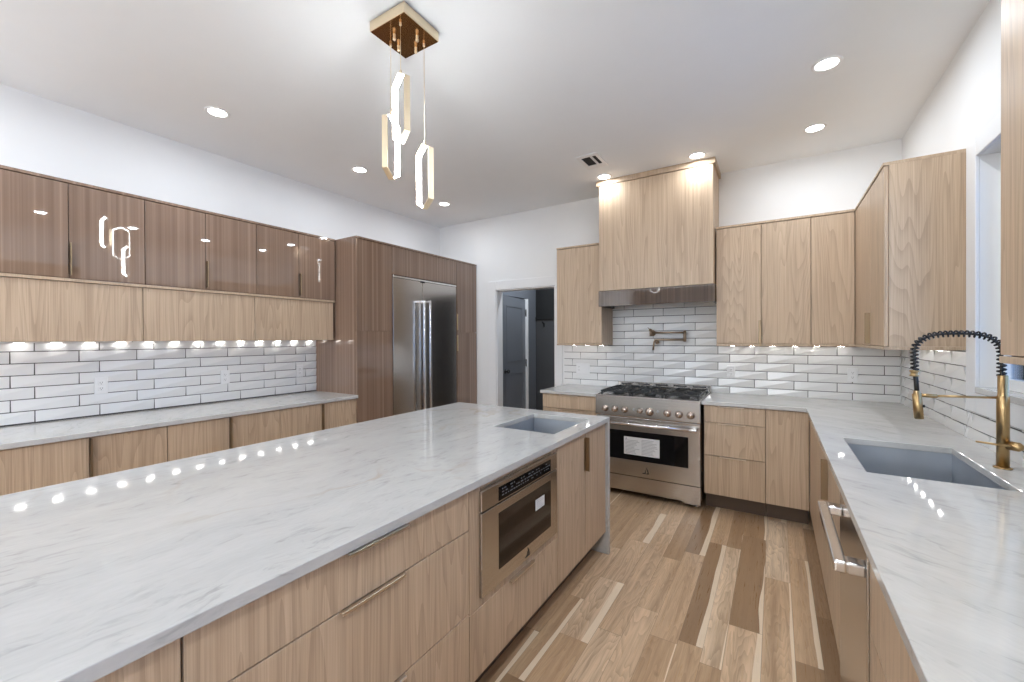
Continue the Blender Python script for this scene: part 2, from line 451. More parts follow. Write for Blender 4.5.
# dark mudroom locker at the end of the hall
lk = thing('mudroom_locker', 'dark built-in locker panel with a coat hook at the end of the unlit hall', 'locker', (-2.7, 5.82, 0))
obj('back_panel', MB().box(-3.20, -2.2, 5.815, 5.829, 0, 1.74), 'charcoal', lk)
obj('cubby', MB().box(-3.20, -2.2, 5.79, 5.829, 1.745, 1.785).box(-3.20, -2.2, 5.812, 5.829, 1.7855, 2.5), 'black', lk)
mb = MB(); mb.box(-3.075, -3.045, 5.806, 5.8148, 1.62, 1.69, .003); mb.tube([(-3.06, 5.808, 1.67), (-3.06, 5.76, 1.68), (-3.06, 5.75, 1.71)], .007, 8)
obj('coat_hook', mb, 'black', lk)
struct('hinge_highlight', MB().box(HX - .004, HX + .066, 5.464, 5.478, .0, 2.04), 'trim')  # white strip stands for the door edge catching light
# baseboards seen or nearly seen
struct('baseboard_back', MB().box(-3.36, DX0 - .121, BW - .014, BW, 0, .13, .003), 'trim')

# ------------------------------------------------------------------ tiled backsplashes
def tiles(name, label, wall, a0, a1, z0, z1, joint, row0, pitch, length=.3045, holes=(), mirror=False, region=None):
    """glazed wedge tiles (one raised diagonal each) on a grout bed; a runs along the wall"""
    if wall == 'left':  P = lambda a, d, z: (LW + d, a, z)
    if wall == 'back':  P = lambda a, d, z: (a, BW - d, z)
    if wall == 'right': P = lambda a, d, z: (RW - d, a, z)
    regs = region or [(a0, a1, z0, z1)]
    root_loc = P((a0 + a1) / 2, 0, z0)
    t = thing(name, label, 'backsplash', root_loc)
    g = MB(); tm = MB(); gap = .0054
    for (ra0, ra1, rz0, rz1) in regs:
        p, q = P(ra0, .0005, rz0), P(ra1, .0036, rz1)
        g.box(p[0], q[0], p[1], q[1], p[2], q[2])
        r = math.floor((rz0 - row0) / pitch)
        while row0 + r * pitch < rz1 - .004:
            zz0, zz1 = max(row0 + r * pitch + gap / 2, rz0), min(row0 + (r + 1) * pitch - gap / 2, rz1)
            off = joint + (length / 3 if r % 2 else 0)
            n0 = math.floor((ra0 - off) / length)
            k = n0
            while off + k * length < ra1 - .004:
                aa0, aa1 = max(off + k * length + gap / 2, ra0), min(off + (k + 1) * length - gap / 2, ra1)
                k += 1
                if zz1 - zz0 < .006 or aa1 - aa0 < .006: continue
                hi, lo = .0110, .0044
                h = [hi, lo, hi, lo] if not mirror else [lo, hi, lo, hi]
                cs = [(aa0, zz0), (aa1, zz0), (aa1, zz1), (aa0, zz1)]
                top = [tm.bm.verts.new(P(a, d, z)) for (a, z), d in zip(cs, h)]
                bot = [tm.bm.verts.new(P(a, .003, z)) for a, z in cs]
                if not mirror: fs = ((0, 1, 2), (0, 2, 3))
                else: fs = ((0, 1, 3), (1, 2, 3))
                for f in fs: tm.bm.faces.new([top[i] for i in f])
                for i in range(4):
                    j = (i + 1) % 4; tm.bm.faces.new((top[i], bot[i], bot[j], top[j]))
            r += 1
    obj('grout_bed', g, 'grout', t); obj('tile_face', tm, 'tile', t)
    return t
tiles('tile_backsplash', 'white glazed subway tile backsplash on the left wall under the glossy brown uppers', 'left', .36, 2.584, .9155, 1.452, .845, .8465, .0755)
tiles('tile_backsplash', 'white glazed subway tile backsplash behind the range on the back wall', 'back', -2.093, .846, .9155, 1.3665, -1.077, .9755, .0773,
      region=[(-2.093, .846, .9155, 1.3665), (-1.509, -.447, 1.3668, 1.80)])
tiles('tile_backsplash', 'white glazed subway tile backsplash on the right wall behind the brass faucet', 'right', -.3, 4.476, .9155, 1.3665, 3.35, .9755, .0773, mirror=True,
      region=[(3.1065, 4.476, .9155, 1.3665), (-.3, 3.1065, .9155, 1.063)])

# ------------------------------------------------------------------ cabinets
def FB(mb, f, a0, a1, d0, d1, z0, z1, bev=0.0):
    if f in ('+x', '-x'): return mb.box(d0, d1, a0, a1, z0, z1, bev)
    return mb.box(a0, a1, d0, d1, z0, z1, bev)
SG = {'+x': -1, '-x': 1, '-y': 1}       # direction from the front into the cabinet
def pull(door, f, front, a, z, ln, vertical, mat='pull', lip=.028, plate=.018, side=0):
    s = -SG[f]; mb = MB()
    if vertical:
        FB(mb, f, a - plate / 2, a + plate / 2, front, front + s * .003, z - ln / 2, z + ln / 2, .0008)
        e = a + side * (plate / 2 - .002)
        FB(mb, f, e - .002, e + .002, front + s * .001, front + s * lip, z - ln / 2, z + ln / 2, .0008)
        FB(mb, f, e - .002 - side * .006, e + .002, front + s * (lip - .003), front + s * lip, z - ln / 2, z + ln / 2, .0008)
    else:
        FB(mb, f, a - ln / 2, a + ln / 2, front, front + s * lip, z - .0016, z + .0022, .0007)
        FB(mb, f, a - ln / 2, a + ln / 2, front + s * (lip - .0025), front + s * lip, z - .0065, z + .0022, .0007)
    o = obj('edge_pull', mb, mat, door); return o
def cabinet(name, label, cat, f, a0, a1, front, back, z0, z1, fronts, mat='oak', toe=0.0, top=None, bottom=None, side_mat=None, group=None, carcass_mat=None, toe_in=.10):
    """fronts: (kind, a0, a1, z0, z1[, material[, pull spec]])"""
    s = SG[f]
    loc = (((front + back) / 2, (a0 + a1) / 2, z0) if f != '-y' else ((a0 + a1) / 2, (front + back) / 2, z0))
    t = thing(name, label, 'cabinet' if cat is None else cat, loc, group)
    zc0 = z0 + toe
    mb = MB(); FB(mb, f, a0 + .0006, a1 - .0006, front + s * .0215, back, zc0, z1 - (.0185 if top else 0))
    obj('carcass', mb, carcass_mat or mat, t)
    if toe:
        mb = MB(); FB(mb, f, a0 + .001, a1 - .001, front + s * toe_in, front + s * (toe_in + .015), z0, zc0 - .0005)
        FB(mb, f, a0 + .001, a1 - .001, front + s * (toe_in + .02), back, z0, zc0 - .0005)
        obj('toe_kick', mb, 'toe', t)
    if top:
        mb = MB(); FB(mb, f, a0 + .0004, a1 - .0004, front - s * .004, back, z1 - .018, z1, .0012); obj('top_panel', mb, top, t)
    if bottom:
        mb = MB(); FB(mb, f, a0 + .0004, a1 - .0004, front - s * .002, back, z0 - .019, z0 - .0006, .0012); obj('bottom_panel', mb, bottom, t)
    for fr in fronts:
        kind, fa0, fa1, fz0, fz1 = fr[:5]
        m = fr[5] if len(fr) > 5 and fr[5] else mat
        mb = MB(); FB(mb, f, fa0 + .0022, fa1 - .0022, front, front + s * .020, fz0 + .0020, fz1 - .0020, .0010)
        d = obj(kind, mb, m, t)
        if len(fr) > 6 and fr[6]:
            pull(d, f, front, **fr[6])
    return t
V = lambda a, z, ln, side=0, mat='pull', plate=.020, lip=.028: dict(a=a, z=z, ln=ln, vertical=True, side=side, mat=mat, plate=plate, lip=lip)
H = lambda a, z, ln, mat='pull_light', lip=.013: dict(a=a, z=z, ln=ln, vertical=False, mat=mat, lip=lip)

# left wall, upper glossy row
LU = -3.675
ug = 'glossy brown wall cabinets on the left wall'
uq = [(.367, .734, 1.102, 'first glossy brown double-door wall cabinet on the left wall, nearest the camera'),
      (1.102, 1.466, 1.837, 'middle glossy brown double-door wall cabinet on the left wall, second from the camera'),
      (1.837, 2.204, 2.573, 'last glossy brown double-door wall cabinet on the left wall, next to the tall unit')]
for a0, am, a1, lab in uq:
    cabinet('wall_cabinet', lab, None, '+x', a0, a1, LU, LW + .001, 1.826, UT,
            [('door', a0, am, 1.828, UT - .020, 'gloss', None), ('door', am, a1, 1.828, UT - .020, 'gloss', V(am + .008, 1.945, .20, -1, plate=.011))], mat='gloss', top='gloss', bottom='oak_cap', group=ug)
lg = 'light oak flip-up cabinets on the left wall'
for a0, a1, lab in [(.360, 1.091, 'light oak flip-up cabinet under the glossy row, nearest the camera'), (1.091, 1.823, 'middle one of the three light oak flip-up cabinets under the glossy row'),
                    (1.823, 2.558, 'light oak flip-up cabinet under the glossy row, beside the tall unit')]:
    cabinet('wall_cabinet', lab, None, '+x', a0, a1, LU - .008, LW + .001, 1.453, 1.806, [('door', a0, a1, 1.436, 1.806, 'oak')], mat='oak', group=lg)
# left base run
LF = -3.373
bg = 'light oak base cabinets along the left wall'
for a0, am, a1, lab in [(.383, .750, 1.118, 'light oak base cabinet along the left wall, nearest the camera'), (1.118, 1.487, 1.855, 'middle light oak base cabinet along the left wall, second from the camera'),
                        (1.855, 2.223, 2.5845, 'light oak base cabinet along the left wall, touching the tall glossy unit')]:
    cabinet('base_cabinet', lab, None, '+x', a0, a1, LF, LW + .001, 0, CT0 - .0006, [('door', a0, am, .112, CT0 - .004, 'oak', None), ('door', am, a1, .112, CT0 - .004, 'oak', V(am + .006, .755, .24, -1, plate=.008))], toe=.10, group=bg)
tag(obj('countertop', MB().slab([LW + .001, -3.348], [.36, 2.5845], lambda i, j: True, CT0, CT1), 'marble', loc=(-3.68, 1.47, CT0), bevel=.0025), 'white marble countertop running along the left wall under the backsplash', 'countertop')

# tall glossy unit round the fridge
TF = -3.3687
cabinet('tall_cabinet', 'tall glossy brown pantry cabinet left of the steel refrigerator', None, '+x', 2.5858, 3.028, TF, LW + .001, 0, UT,
        [('door', 2.5858, 3.028, 1.525, UT - .02, 'gloss'), ('door', 2.5858, 3.028, .112, 1.525, 'gloss')], mat='gloss', toe=.10, top='gloss')
cabinet('tall_cabinet', 'narrow tall glossy brown cabinet right of the refrigerator, by the doorway', None, '+x', 4.068, 4.4765, TF, LW + .001, 0, UT,
        [('door', 4.068, 4.4765, 1.525, UT - .02, 'gloss', V(4.080, 1.655, .20, -1, 'gold_pull', .014, .010)), ('door', 4.068, 4.4765, .112, 1.525, 'gloss', V(4.080, 1.392, .20, -1, 'gold_pull', .014, .010))], mat='gloss', toe=.10, top='gloss')
cabinet('wall_cabinet', 'glossy brown bridge cabinet directly above the refrigerator', None, '+x', 3.0285, 4.0675, TF, LW + .001, 2.118, UT,
        [('door', 3.0285, 4.0675, 2.118, UT - .02, 'gloss')], mat='gloss', top='gloss')
# refrigerator
fr = thing('refrigerator', 'stainless steel double-door built-in refrigerator with long bar handles', 'refrigerator', (-3.7, 3.55, 0))
obj('body', MB().box(-4.0, TF - .052, 3.034, 4.062, .0, 2.112), 'steel', fr)
obj('base_grille', MB().box(TF - .05, TF - .03, 3.036, 4.060, .01, .10, .002), 'black', fr)
fm = 3.472
for a0, a1, hy in ((3.036, fm - .002, fm - .050), (fm + .002, 4.060, fm + .046)):
    d = obj('door', MB().box(TF - .050, TF - .002, a0, a1, .105, 2.090, .004, 2), 'steel', fr)
    mb = MB(); hx = TF + .072
    mb.box(hx - .011, hx + .011, hy - .011, hy + .011, .45, 1.872, .003, 2)
    for zz in (.461, 1.861): mb.box(TF - .003, hx - .010, hy - .011, hy + .011, zz - .011, zz + .011, .002)
    obj('door_handle', mb, 'chrome', d)
obj('top_trim', MB().box(TF - .05, TF + .003, 3.036, 4.060, 2.093, 2.111, .002), 'chrome', fr)
obj('top_logo', MB().box(TF - .02, TF + .006, fm - .03, fm + .03, 2.076, 2.0925, .002), 'black', fr)  # small dark logo at the top centre

# back wall uppers
BU = 4.145
cabinet('wall_cabinet', 'light oak wall cabinet between the doorway and the range hood', None, '-y', -2.024, -1.5115, BU, BW - .001, UB + .019, UT,
        [('door', -2.024, -1.5115, UB + .020, UT - .020)], top='oak_cap', bottom='oak_cap')
cabinet('wall_cabinet', 'light oak double-door wall cabinet immediately right of the range hood', None, '-y', -.446, .245, BU, BW - .001, UB + .019, UT,
        [('door', -.446, -.099, UB + .020, UT - .020, 'oak', V(-.110, 1.487, .205, 1)), ('door', -.099, .245, UB + .020, UT - .020)], top='oak_cap', bottom='oak_cap')
cabinet('wall_cabinet', 'narrow light oak wall cabinet in the back right corner', None, '-y', .2455, .5225, BU, BW - .001, UB + .019, UT,
        [('door', .2455, .5225, UB + .020, UT - .020)], top='oak_cap', bottom='oak_cap')
RU = .5234
cabinet('wall_cabinet', 'light oak wall cabinet on the right wall, its wide end panel beside the window', None, '-x', 3.137, BW - .001, RU, RW - .001, UB + .019, UT,
        [('door', 3.139, 3.528, UB + .020, UT - .020), ('door', 3.528, 4.140, UB + .020, UT - .020, 'oak', V(3.556, 1.50, .20, -1))], top='oak_cap', bottom='oak_cap')
cabinet('wall_cabinet', 'oak wall cabinet on the right wall nearest the camera, cut by the frame', None, '-x', .9, 1.688, RU, RW - .001, UB + .019, UT,
        [('door', .9, 1.294, UB + .020, UT - .020), ('door', 1.294, 1.688, UB + .020, UT - .020)], top='oak_cap', bottom='oak_cap')

# range hood
hd = thing('range_hood', 'oak-clad range hood box reaching the ceiling above the range', 'range hood', (-.98, 4.26, 1.76))
HX0, HX1, HF = -1.5005, -.457, 4.045
obj('cladding', MB().box(HX0, HX1, HF, BW - .001, 1.918, 2.966, .0015), 'oak', hd)
obj('crown', MB().box(HX0 - .026, HX1 + .018, HF - .008, BW - .001, 2.970, CZ - .0008, .0015), 'oak_cap', hd)
mb = MB(); z0, z1 = 1.762, 1.914; a0, a1 = HX0 - .006, HX1 + .008
mb.box(a0, a1, HF - .003, HF + .017, z0, z1, .001).box(a0, a0 + .02, HF + .0175, BW - .012, z0, z1).box(a1 - .02, a1, HF + .0175, BW - .012, z0, z1)
o = obj('lower_band', mb, 'gloss_dark', hd); o['label'] = 'glossy dark brown band at the bottom of the hood'
mb = MB(); mb.box(a0 + .021, a1 - .021, HF + .018, BW - .012, z0 + .05, z0 + .065)
for k in range(24):
    xx = a0 + .06 + k * (a1 - a0 - .12) / 23; mb.box(xx - .008, xx + .008, HF + .06, BW - .06, z0 + .042, z0 + .05)
obj('grease_filter', mb, 'steel', hd)

# ------------------------------------------------------------------ back and right base run
YB = 3.820
cabinet('base_cabinet', 'light oak drawer cabinet right of the range, with three drawers', None, '-y', -.507, -.064, YB, BW - .001, 0, CT0 - .0006,
        [('drawer', -.507, -.064, .740, CT0 - .004, 'oak', H(-.305, CT0 - .006, .19)), ('drawer', -.507, -.064, .466, .740, 'oak', H(-.300, .7385, .20)), ('drawer', -.507, -.064, .143, .466, 'oak', H(-.292, .4645, .19))], toe=.14, toe_in=.12)
cabinet('base_cabinet', 'light oak corner base cabinet with a single plain door, right of the drawers', None, '-y', -.0635, .2165, YB, BW - .001, 0, CT0 - .0006,
        [('door', -.0635, .2165, .143, CT0 - .004)], toe=.14, toe_in=.12)
cabinet('base_cabinet', 'light oak drawer cabinet left of the range, by the doorway', None, '-y', -2.030, -1.4445, YB, BW - .001, 0, CT0 - .0006,
        [('drawer', -2.030, -1.4445, .740, CT0 - .004, 'oak', H(-1.74, CT0 - .006, .2)), ('drawer', -2.030, -1.4445, .466, .740, 'oak', H(-1.74, .7385, .2)), ('drawer', -2.030, -1.4445, .143, .466, 'oak', H(-1.74, .4645, .2))], toe=.14, toe_in=.12)
tag(obj('countertop', MB().slab([-2.048, -1.4425], [3.798, BW - .001], lambda i, j: True, CT0, CT1), 'marble', loc=(-1.75, 4.1, CT0), bevel=.0025), 'short white marble countertop left of the range', 'countertop')
XR = .218
SX0, SX1, SY0, SY1 = .303, .707, 2.118, 2.785
xs = [-.5215, .1963, SX0, SX1, RW - .001]; ys = [-.3, SY0, SY1, 3.798, BW - .001]
tag(obj('countertop', MB().slab(xs, ys, lambda i, j: (j == 3) or (i >= 1 and not (i == 2 and j == 1)), CT0, CT1), 'marble', loc=(.5, 2.5, CT0), bevel=.0025), 'L-shaped white marble countertop around the right sink and back corner', 'countertop')
cabinet('base_cabinet', 'light oak corner base cabinet on the right run, between back corner and sink', None, '-x', 3.06, 3.8195, XR, RW - .001, 0, CT0 - .0006, [('door', 3.06, 3.8195, .143, CT0 - .004)], toe=.14)
# sink base: open top so the bowl fits
sk = thing('base_cabinet', 'light oak double-door base cabinet below the right sink', 'cabinet', (.5, 2.56, 0))
obj('carcass', MB().box(XR + .0215, RW - .001, 2.058, 2.076, .14, CT0 - .001).box(XR + .0215, RW - .001, 3.041, 3.059, .14, CT0 - .001).box(XR + .0215, RW - .001, 2.0765, 3.0405, .14, .158).box(RW - .012, RW - .001, 2.0765, 3.0405, .16, CT0 - .001), 'oak', sk)
obj('toe_kick', MB().box(XR + .10, XR + .115, 2.058, 3.059, 0, .139), 'toe', sk)
for a0, a1, sp in ((2.556, 3.059, V(2.570, .740, .20, -1)), (2.058, 2.556, None)):
    d = obj('door', MB().box(XR, XR + .02, a0 + .0016, a1 - .0016, .145, CT0 - .004, .0012), 'oak', sk)
    if sp: pull(d, '-x', XR, **sp)
cabinet('base_cabinet', 'light oak base cabinet with a top drawer, right of the dishwasher, nearest the camera', None, '-x', .85, 1.486, XR, RW - .001, 0, CT0 - .0006,
        [('drawer', .85, 1.486, .640, CT0 - .004, 'oak', H(1.345, CT0 - .006, .25)), ('drawer', .85, 1.486, .143, .640)], toe=.14)
cabinet('base_cabinet', 'light oak base cabinet on the right run, below the frame edge', None, '-x', -.29, .8495, XR, RW - .001, 0, CT0 - .0006, [('door', -.29, .28, .143, CT0 - .004), ('door', .28, .8495, .143, CT0 - .004)], toe=.14)
# dishwasher
dw = thing('dishwasher', 'stainless steel dishwasher with a thick bar handle under the right counter', 'dishwasher', (.5, 1.77, 0))
obj('tub', MB().box(XR + .06, RW - .01, 1.492, 2.052, .11, CT0 - .003), 'steel', dw)
obj('door', MB().box(XR - .006, XR + .055, 1.489, 2.052, .125, CT0 - .006, .004, 2), 'steel', dw)
obj('kick_plate', MB().box(XR + .07, XR + .085, 1.494, 2.050, .0, .108), 'black', dw)
mb = MB(); hz = .806
mb.box(.140, .172, 1.496, 2.020, hz - .034, hz, .007, 3)
for a in (1.496, 1.966): mb.box(.168, XR - .005, a, a + .052, hz - .034, hz, .006, 2)
obj('door_handle', mb, 'chrome', dw)

# ------------------------------------------------------------------ sinks
def sink(label, x0, x1, y0, y1, depth, drain, grid):
    z1 = CT0 - .0008; z0 = z1 - depth; w = .0025; e = .006
    X0, X1, Y0, Y1 = x0 - e, x1 + e, y0 - e, y1 + e
    t = thing('undermount_sink', label, 'sink', ((x0 + x1) / 2, (y0 + y1) / 2, z0))
    mb = MB()
    mb.box(X0, X1, Y0, Y1, z0, z0 + w)
    mb.box(X0, X0 + w, Y0, Y1, z0 + w, z1).box(X1 - w, X1, Y0, Y1, z0 + w, z1).box(X0 + w, X1 - w, Y0, Y0 + w, z0 + w, z1).box(X0 + w, X1 - w, Y1 - w, Y1, z0 + w, z1)
    obj('bowl', mb, 'sink', t)
    obj('drain', MB().lathe((drain[0], drain[1], z0 + w), (0, 0, 1), [(0, .045), (.003, .045), (.003, .034), (.001, .03), (.0011, .001)]), 'chrome', t)
    if grid:
        mb = MB(); zz = z0 + .022; m = .025
        n = 9
        for i in range(n + 1):
            x = x0 + m + (x1 - x0 - 2 * m) * i / n; mb.tube([(x, y0 + m, zz), (x, y1 - m, zz)], .0025, 6)
        for i in range(4):
            y = y0 + m + (y1 - y0 - 2 * m) * i / 3; mb.tube([(x0 + m, y, zz - .004), (x1 - m, y, zz - .004)], .0025, 6)
        for x in (x0 + m, x1 - m):
            for y in (y0 + m, y1 - m): mb.tube([(x, y, z0 + w), (x, y, zz)], .004, 6)
        obj('bottom_grid', mb, 'chrome', t)
    return t
sink('large rectangular steel sink set in the right counter below the brass faucet', SX0, SX1, SY0, SY1, .23, (.56, 2.45), False)
IX0, IX1, IY0, IY1 = -1.440, -1.032, 2.075, 2.575
sink('small rectangular steel prep sink at the far end of the island', IX0, IX1, IY0, IY1, .20, (-1.24, 2.32), True)

# ------------------------------------------------------------------ island
IR, IL, IF, IN = -.9399, -2.2359, 2.7239, -.30
FI = IR - .020
xs = [IL, IX0, IX1, IR]; ys = [IN, IY0, IY1, IF]
mb = MB().slab(xs, ys, lambda i, j: not (i == 1 and j == 1), CT0, CT1)
it = thing('countertop', 'white marble island countertop with a waterfall end', 'countertop', (-1.59, 1.2, 0))
obj('slab', mb, 'island_marble', it, bevel=.0025)
obj('waterfall_end', MB().box(IL, IR, IF - .030, IF, .0005, CT0 - .0005, .002), 'island_marble', it)
ib = -1.56
cabinet('base_cabinet', 'oak island cabinet at the near end, cut by the bottom frame edge', None, '+x', IN + .01, .338, FI, ib, 0, CT0 - .0006, [('door', IN + .01, .338, .148, CT0 - .004)], toe=.14)
cabinet('base_cabinet', 'oak island drawer cabinet with three wide drawers, left of the microwave', None, '+x', .3385, 1.2225, FI, ib, 0, CT0 - .0006,
        [('drawer', .3385, 1.2225, .732, CT0 - .004, 'oak', H(.795, CT0 - .0032, .21, lip=.029)), ('drawer', .3385, 1.2225, .422, .732, 'oak', H(.790, .7295, .22)), ('drawer', .3385, 1.2225, .148, .422, 'oak', H(.790, .4195, .22))], toe=.14)
# microwave bay
mwz0, mwz1 = .455, .872
mc = thing('base_cabinet', 'oak island cabinet framing the drawer microwave, with one drawer below', 'cabinet', (-1.25, 1.59, 0))
obj('carcass', MB().box(ib, FI - .0215, 1.223, 1.241, .14, CT0 - .001).box(ib, FI - .0215, 1.942, 1.960, .14, CT0 - .001).box(ib, FI - .0215, 1.2415, 1.9415, .14, .43).box(ib, ib + .012, 1.2415, 1.9415, .431, CT0 - .001), 'oak', mc)
obj('toe_kick', MB().box(FI - .115, FI - .10, 1.223, 1.960, 0, .139), 'toe', mc)
obj('face_frame', MB().box(FI - .02, FI, 1.2245, 1.294, .412, CT0 - .004, .001).box(FI - .02, FI, 1.905, 1.9595, .412, CT0 - .004, .001).box(FI - .02, FI, 1.2945, 1.9045, mwz1 - .004, CT0 - .004).box(FI - .02, FI, 1.2945, 1.9045, .4125, .4525), 'oak', mc)
d = obj('drawer', MB().box(FI - .02, FI, 1.2245, 1.9595, .150, .410, .0012), 'oak', mc)
pull(d, '+x', FI, 1.600, .4075, .205, False, mat='pull_light', lip=.014)
mw = thing('drawer_microwave', 'stainless steel drawer microwave built into the island side', 'microwave', (-1.2, 1.58, mwz0))
XF = -.945
Y0, Y1 = 1.283, 1.930
obj('body', MB().box(ib + .02, FI - .001, 1.297, 1.900, mwz0, mwz1 - .006), 'steel', mw)
cp = obj('control_panel', MB().box(FI + .0005, XF, Y0, Y1, .781, .8590, .002, 2), 'steel', mw)
obj('display_glass', MB().box(XF, XF + .0015, 1.398, 1.858, .786, .842, .0006), 'black_glass', cp)
mb = MB(); rr = random.Random(3)
for row, zz in enumerate((.830, .817, .804)):
    y = 1.42
    while y < 1.835:
        w = rr.uniform(.006, .020)
        if rr.random() < .72: mb.box(XF + .0016, XF + .0020, y, y + w, zz - .0022, zz + .0022)
        y += w + rr.uniform(.004, .012)
obj('touch_marking', mb, 'ink', cp)
dr = obj('drawer_front', MB().box(FI + .0005, XF, Y0, Y1, .450, .774, .002, 2), 'steel', mw)
obj('window', MB().box(XF, XF + .0015, 1.398, 1.858, .510, .738, .0006), 'brown_glass', dr)
obj('sticker', MB().box(XF + .0016, XF + .0021, 1.700, 1.788, .640, .690), 'paper', dr)
mb = MB()
for k in range(5): mb.box(XF + .0022, XF + .0025, 1.708, 1.780 - (k % 3) * .012, .647 + k * .009, .6485 + k * .009)
obj('sticker_print', mb, 'print', dr)
def emblem(parent, o, ux, uy, s, depth):
    """small dark sail-shaped badge: a tall curved blade beside a short hooked piece"""
    big = [(.10, 1.0), (.28, .80), (.42, .52), (.50, .22), (.50, 0), (.02, 0), (.02, .10), (.30, .10), (.32, .28), (.24, .55)]
    small = [(-.02, .66), (.02, .40), (-.04, .24), (-.16, .14), (-.30, .13), (-.50, .0), (-.06, .0), (.06, .12), (.12, .34), (.08, .56)]
    mb = MB()
    for pg in (big, small): mb.prism([(a * s, b * s) for a, b in pg], o, ux, uy, depth)
    return obj('badge', mb, 'black', parent)
emblem(dr, (XF + .0002, 1.625, .462), (0, 1, 0), (0, 0, 1), .038, .0012)
cabinet('base_cabinet', 'oak island double-door cabinet under the prep sink at the far end', None, '+x', 1.961, 2.6925, FI, ib, 0, .665,
        [('door', 1.961, 2.347, .148, CT0 - .004, 'oak', V(2.335, .752, .20, 1)), ('door', 2.347, 2.6925, .148, CT0 - .004)], toe=.14)
isl = thing('island_back', 'oak back panel and overhang support on the seating side of the island', 'panel', (-1.75, 1.2, 0))
obj('back_panel', MB().box(ib - .0205, ib - .0005, IN + .01, IF - .031, 0, CT0 - .0006), 'oak', isl)
obj('rear_sink_panel', MB().box(ib - .0004, -1.466, 1.9625, 1.98, .67, CT0 - .001).box(ib - .0004, FI - .022, 2.674, 2.692, .67, CT0 - .001), 'oak', isl)

# ------------------------------------------------------------------ range
rg = thing('gas_range', 'stainless steel pro-style gas range with six burners and eight knobs', 'range', (-.98, 4.1, 0))
RX0, RX1, RF = -1.438, -.5262, 3.778
obj('body', MB().box(RX0, RX1, RF + .045, TB - .04, .06, .905, .002), 'steel', rg)
# sloped bullnose control panel
pf = [(RF + .045, .915), (RF + .002, .915), (RF - .005, .908), (RF - .006, .880), (RF - .012, .735), (RF - .008, .728), (RF + .045, .728)]
obj('control_panel', MB().prism([(y, z) for y, z in pf], (RX0, 0, 0), (0, 1, 0), (0, 0, 1), RX1 - RX0), 'steel', rg)
obj('cooktop', MB().box(RX0 + .002, RX1 - .002, RF + .046, TB - .045, .9055, .914, .002).box(RX0 + .002, RX0 + .012, RF + .046, TB - .045, .914, .922, .002).box(RX1 - .012, RX1 - .002, RF + .046, TB - .045, .914, .922, .002), 'steel', rg)
mb = MB(); mb.box(RX0, RX1, TB - .044, TB - .004, .60, .980, .003)
bgd = obj('back_guard', mb, 'steel', rg)
mb = MB()
for k in range(5):
    xx = RX0 + .10 + k * .178; mb.box(xx - .06, xx + .06, TB - .0455, TB - .044, .955, .968)
obj('vent_slot', mb, 'black', bgd)
# burners and grates
for i in range(3):
    gx0 = RX0 + .018 + i * .2935; gx1 = gx0 + .289
    for by in (3.965, 4.245):
        c = ((gx0 + gx1) / 2, by, .914)
        bo = obj('burner', MB().lathe(c, (0, 0, 1), [(0, .052), (.010, .050), (.014, .040), (.018, .040), (.020, .036), (.026, .034), (.027, .001)]), 'iron', rg)
    mb = MB(); ya, yb2 = 3.852, 4.385; zt = .950
    for x in (gx0 + .006, gx1 - .006): mb.box(x - .006, x + .006, ya, yb2, zt - .014, zt, .003)
    for y in (ya + .006, (ya + yb2) / 2, yb2 - .006): mb.box(gx0 + .006, gx1 - .006, y - .006, y + .006, zt - .014, zt, .003)
    for by in (3.985, 4.252):
        c = Vector(((gx0 + gx1) / 2, by, zt - .004))
        for ang in range(8):
            a = ang * PI / 4; dx, dy = math.cos(a), math.sin(a); L2 = .132 if ang % 2 == 0 else .150
            mb.tube([c + Vector((dx * .035, dy * .035, 0)), c + Vector((dx * L2 * .93, dy * L2 * .86, 0))], .0055, 6)
    for x in (gx0 + .012, gx1 - .012):
        for y in (ya + .012, yb2 - .012): mb.box(x - .006, x + .006, y - .006, y + .006, .9145, zt - .012)
    obj('grate', mb, 'iron', rg)
# knobs
for kx, rr_ in [(-1.342, .024), (-1.250, .024), (-1.160, .024), (-1.022, .020), (-.938, .029), (-.788, .026), (-.692, .026), (-.600, .026)]:
    nrm = Vector((0, -1, .055)).normalized(); c = Vector((kx, RF - .0095, .792))
    kb = obj('knob', MB().lathe(c, nrm, [(0, rr_ * 1.25), (.004, rr_ * 1.25), (.006, rr_ * 1.02), (.012, rr_), (.032, rr_ * .92), (.036, rr_ * .80), (.0365, .001)], 28), 'knob', rg)
    obj('pointer', MB().box(kx - .003, kx + .003, RF - .051, RF - .0445, .776, .812, .001), 'chrome', kb)
mb = MB()
for kx in (-1.075, -.868): mb.lathe((kx, RF - .009, .800), (0, -1, 0), [(0, .011), (.003, .011), (.004, .008), (.0041, .001)], 16)
obj('indicator', mb, 'print', rg)
# oven door
od = obj('oven_door', MB().box(RX0 + .002, RX1 - .002, RF, RF + .043, .196, .722, .003, 2), 'steel', rg)
obj('oven_window', MB().box(-1.338, -.622, RF - .0015, RF, .340, .602, .0006), 'black_glass', od)
obj('sticker', MB().box(-1.170, -.856, RF - .0021, RF - .0016, .390, .549), 'paper', od)
mb = MB(); rr = random.Random(5)
yy = RF - .0024
for k in range(11):
    zz = .403 + k * .0125
    for c0, c1 in ((-1.158, -1.030), (-1.012, -.868)):
        if k == 10 and c0 < -1.1: continue
        mb.box(c0, c1 - rr.uniform(0, .05), yy, yy + .0003, zz, zz + .0045)
mb.prism([(-1.158, .526), (-1.140, .526), (-1.149, .543)], (0, yy, 0), (1, 0, 0), (0, 0, 1), -.0003)
obj('sticker_print', mb, 'print', od)
emblem(od, (-.980, RF - .0002, .232), (1, 0, 0), (0, 0, 1), .060, .0015)
mb = MB(); hz, hy = .672, RF - .052
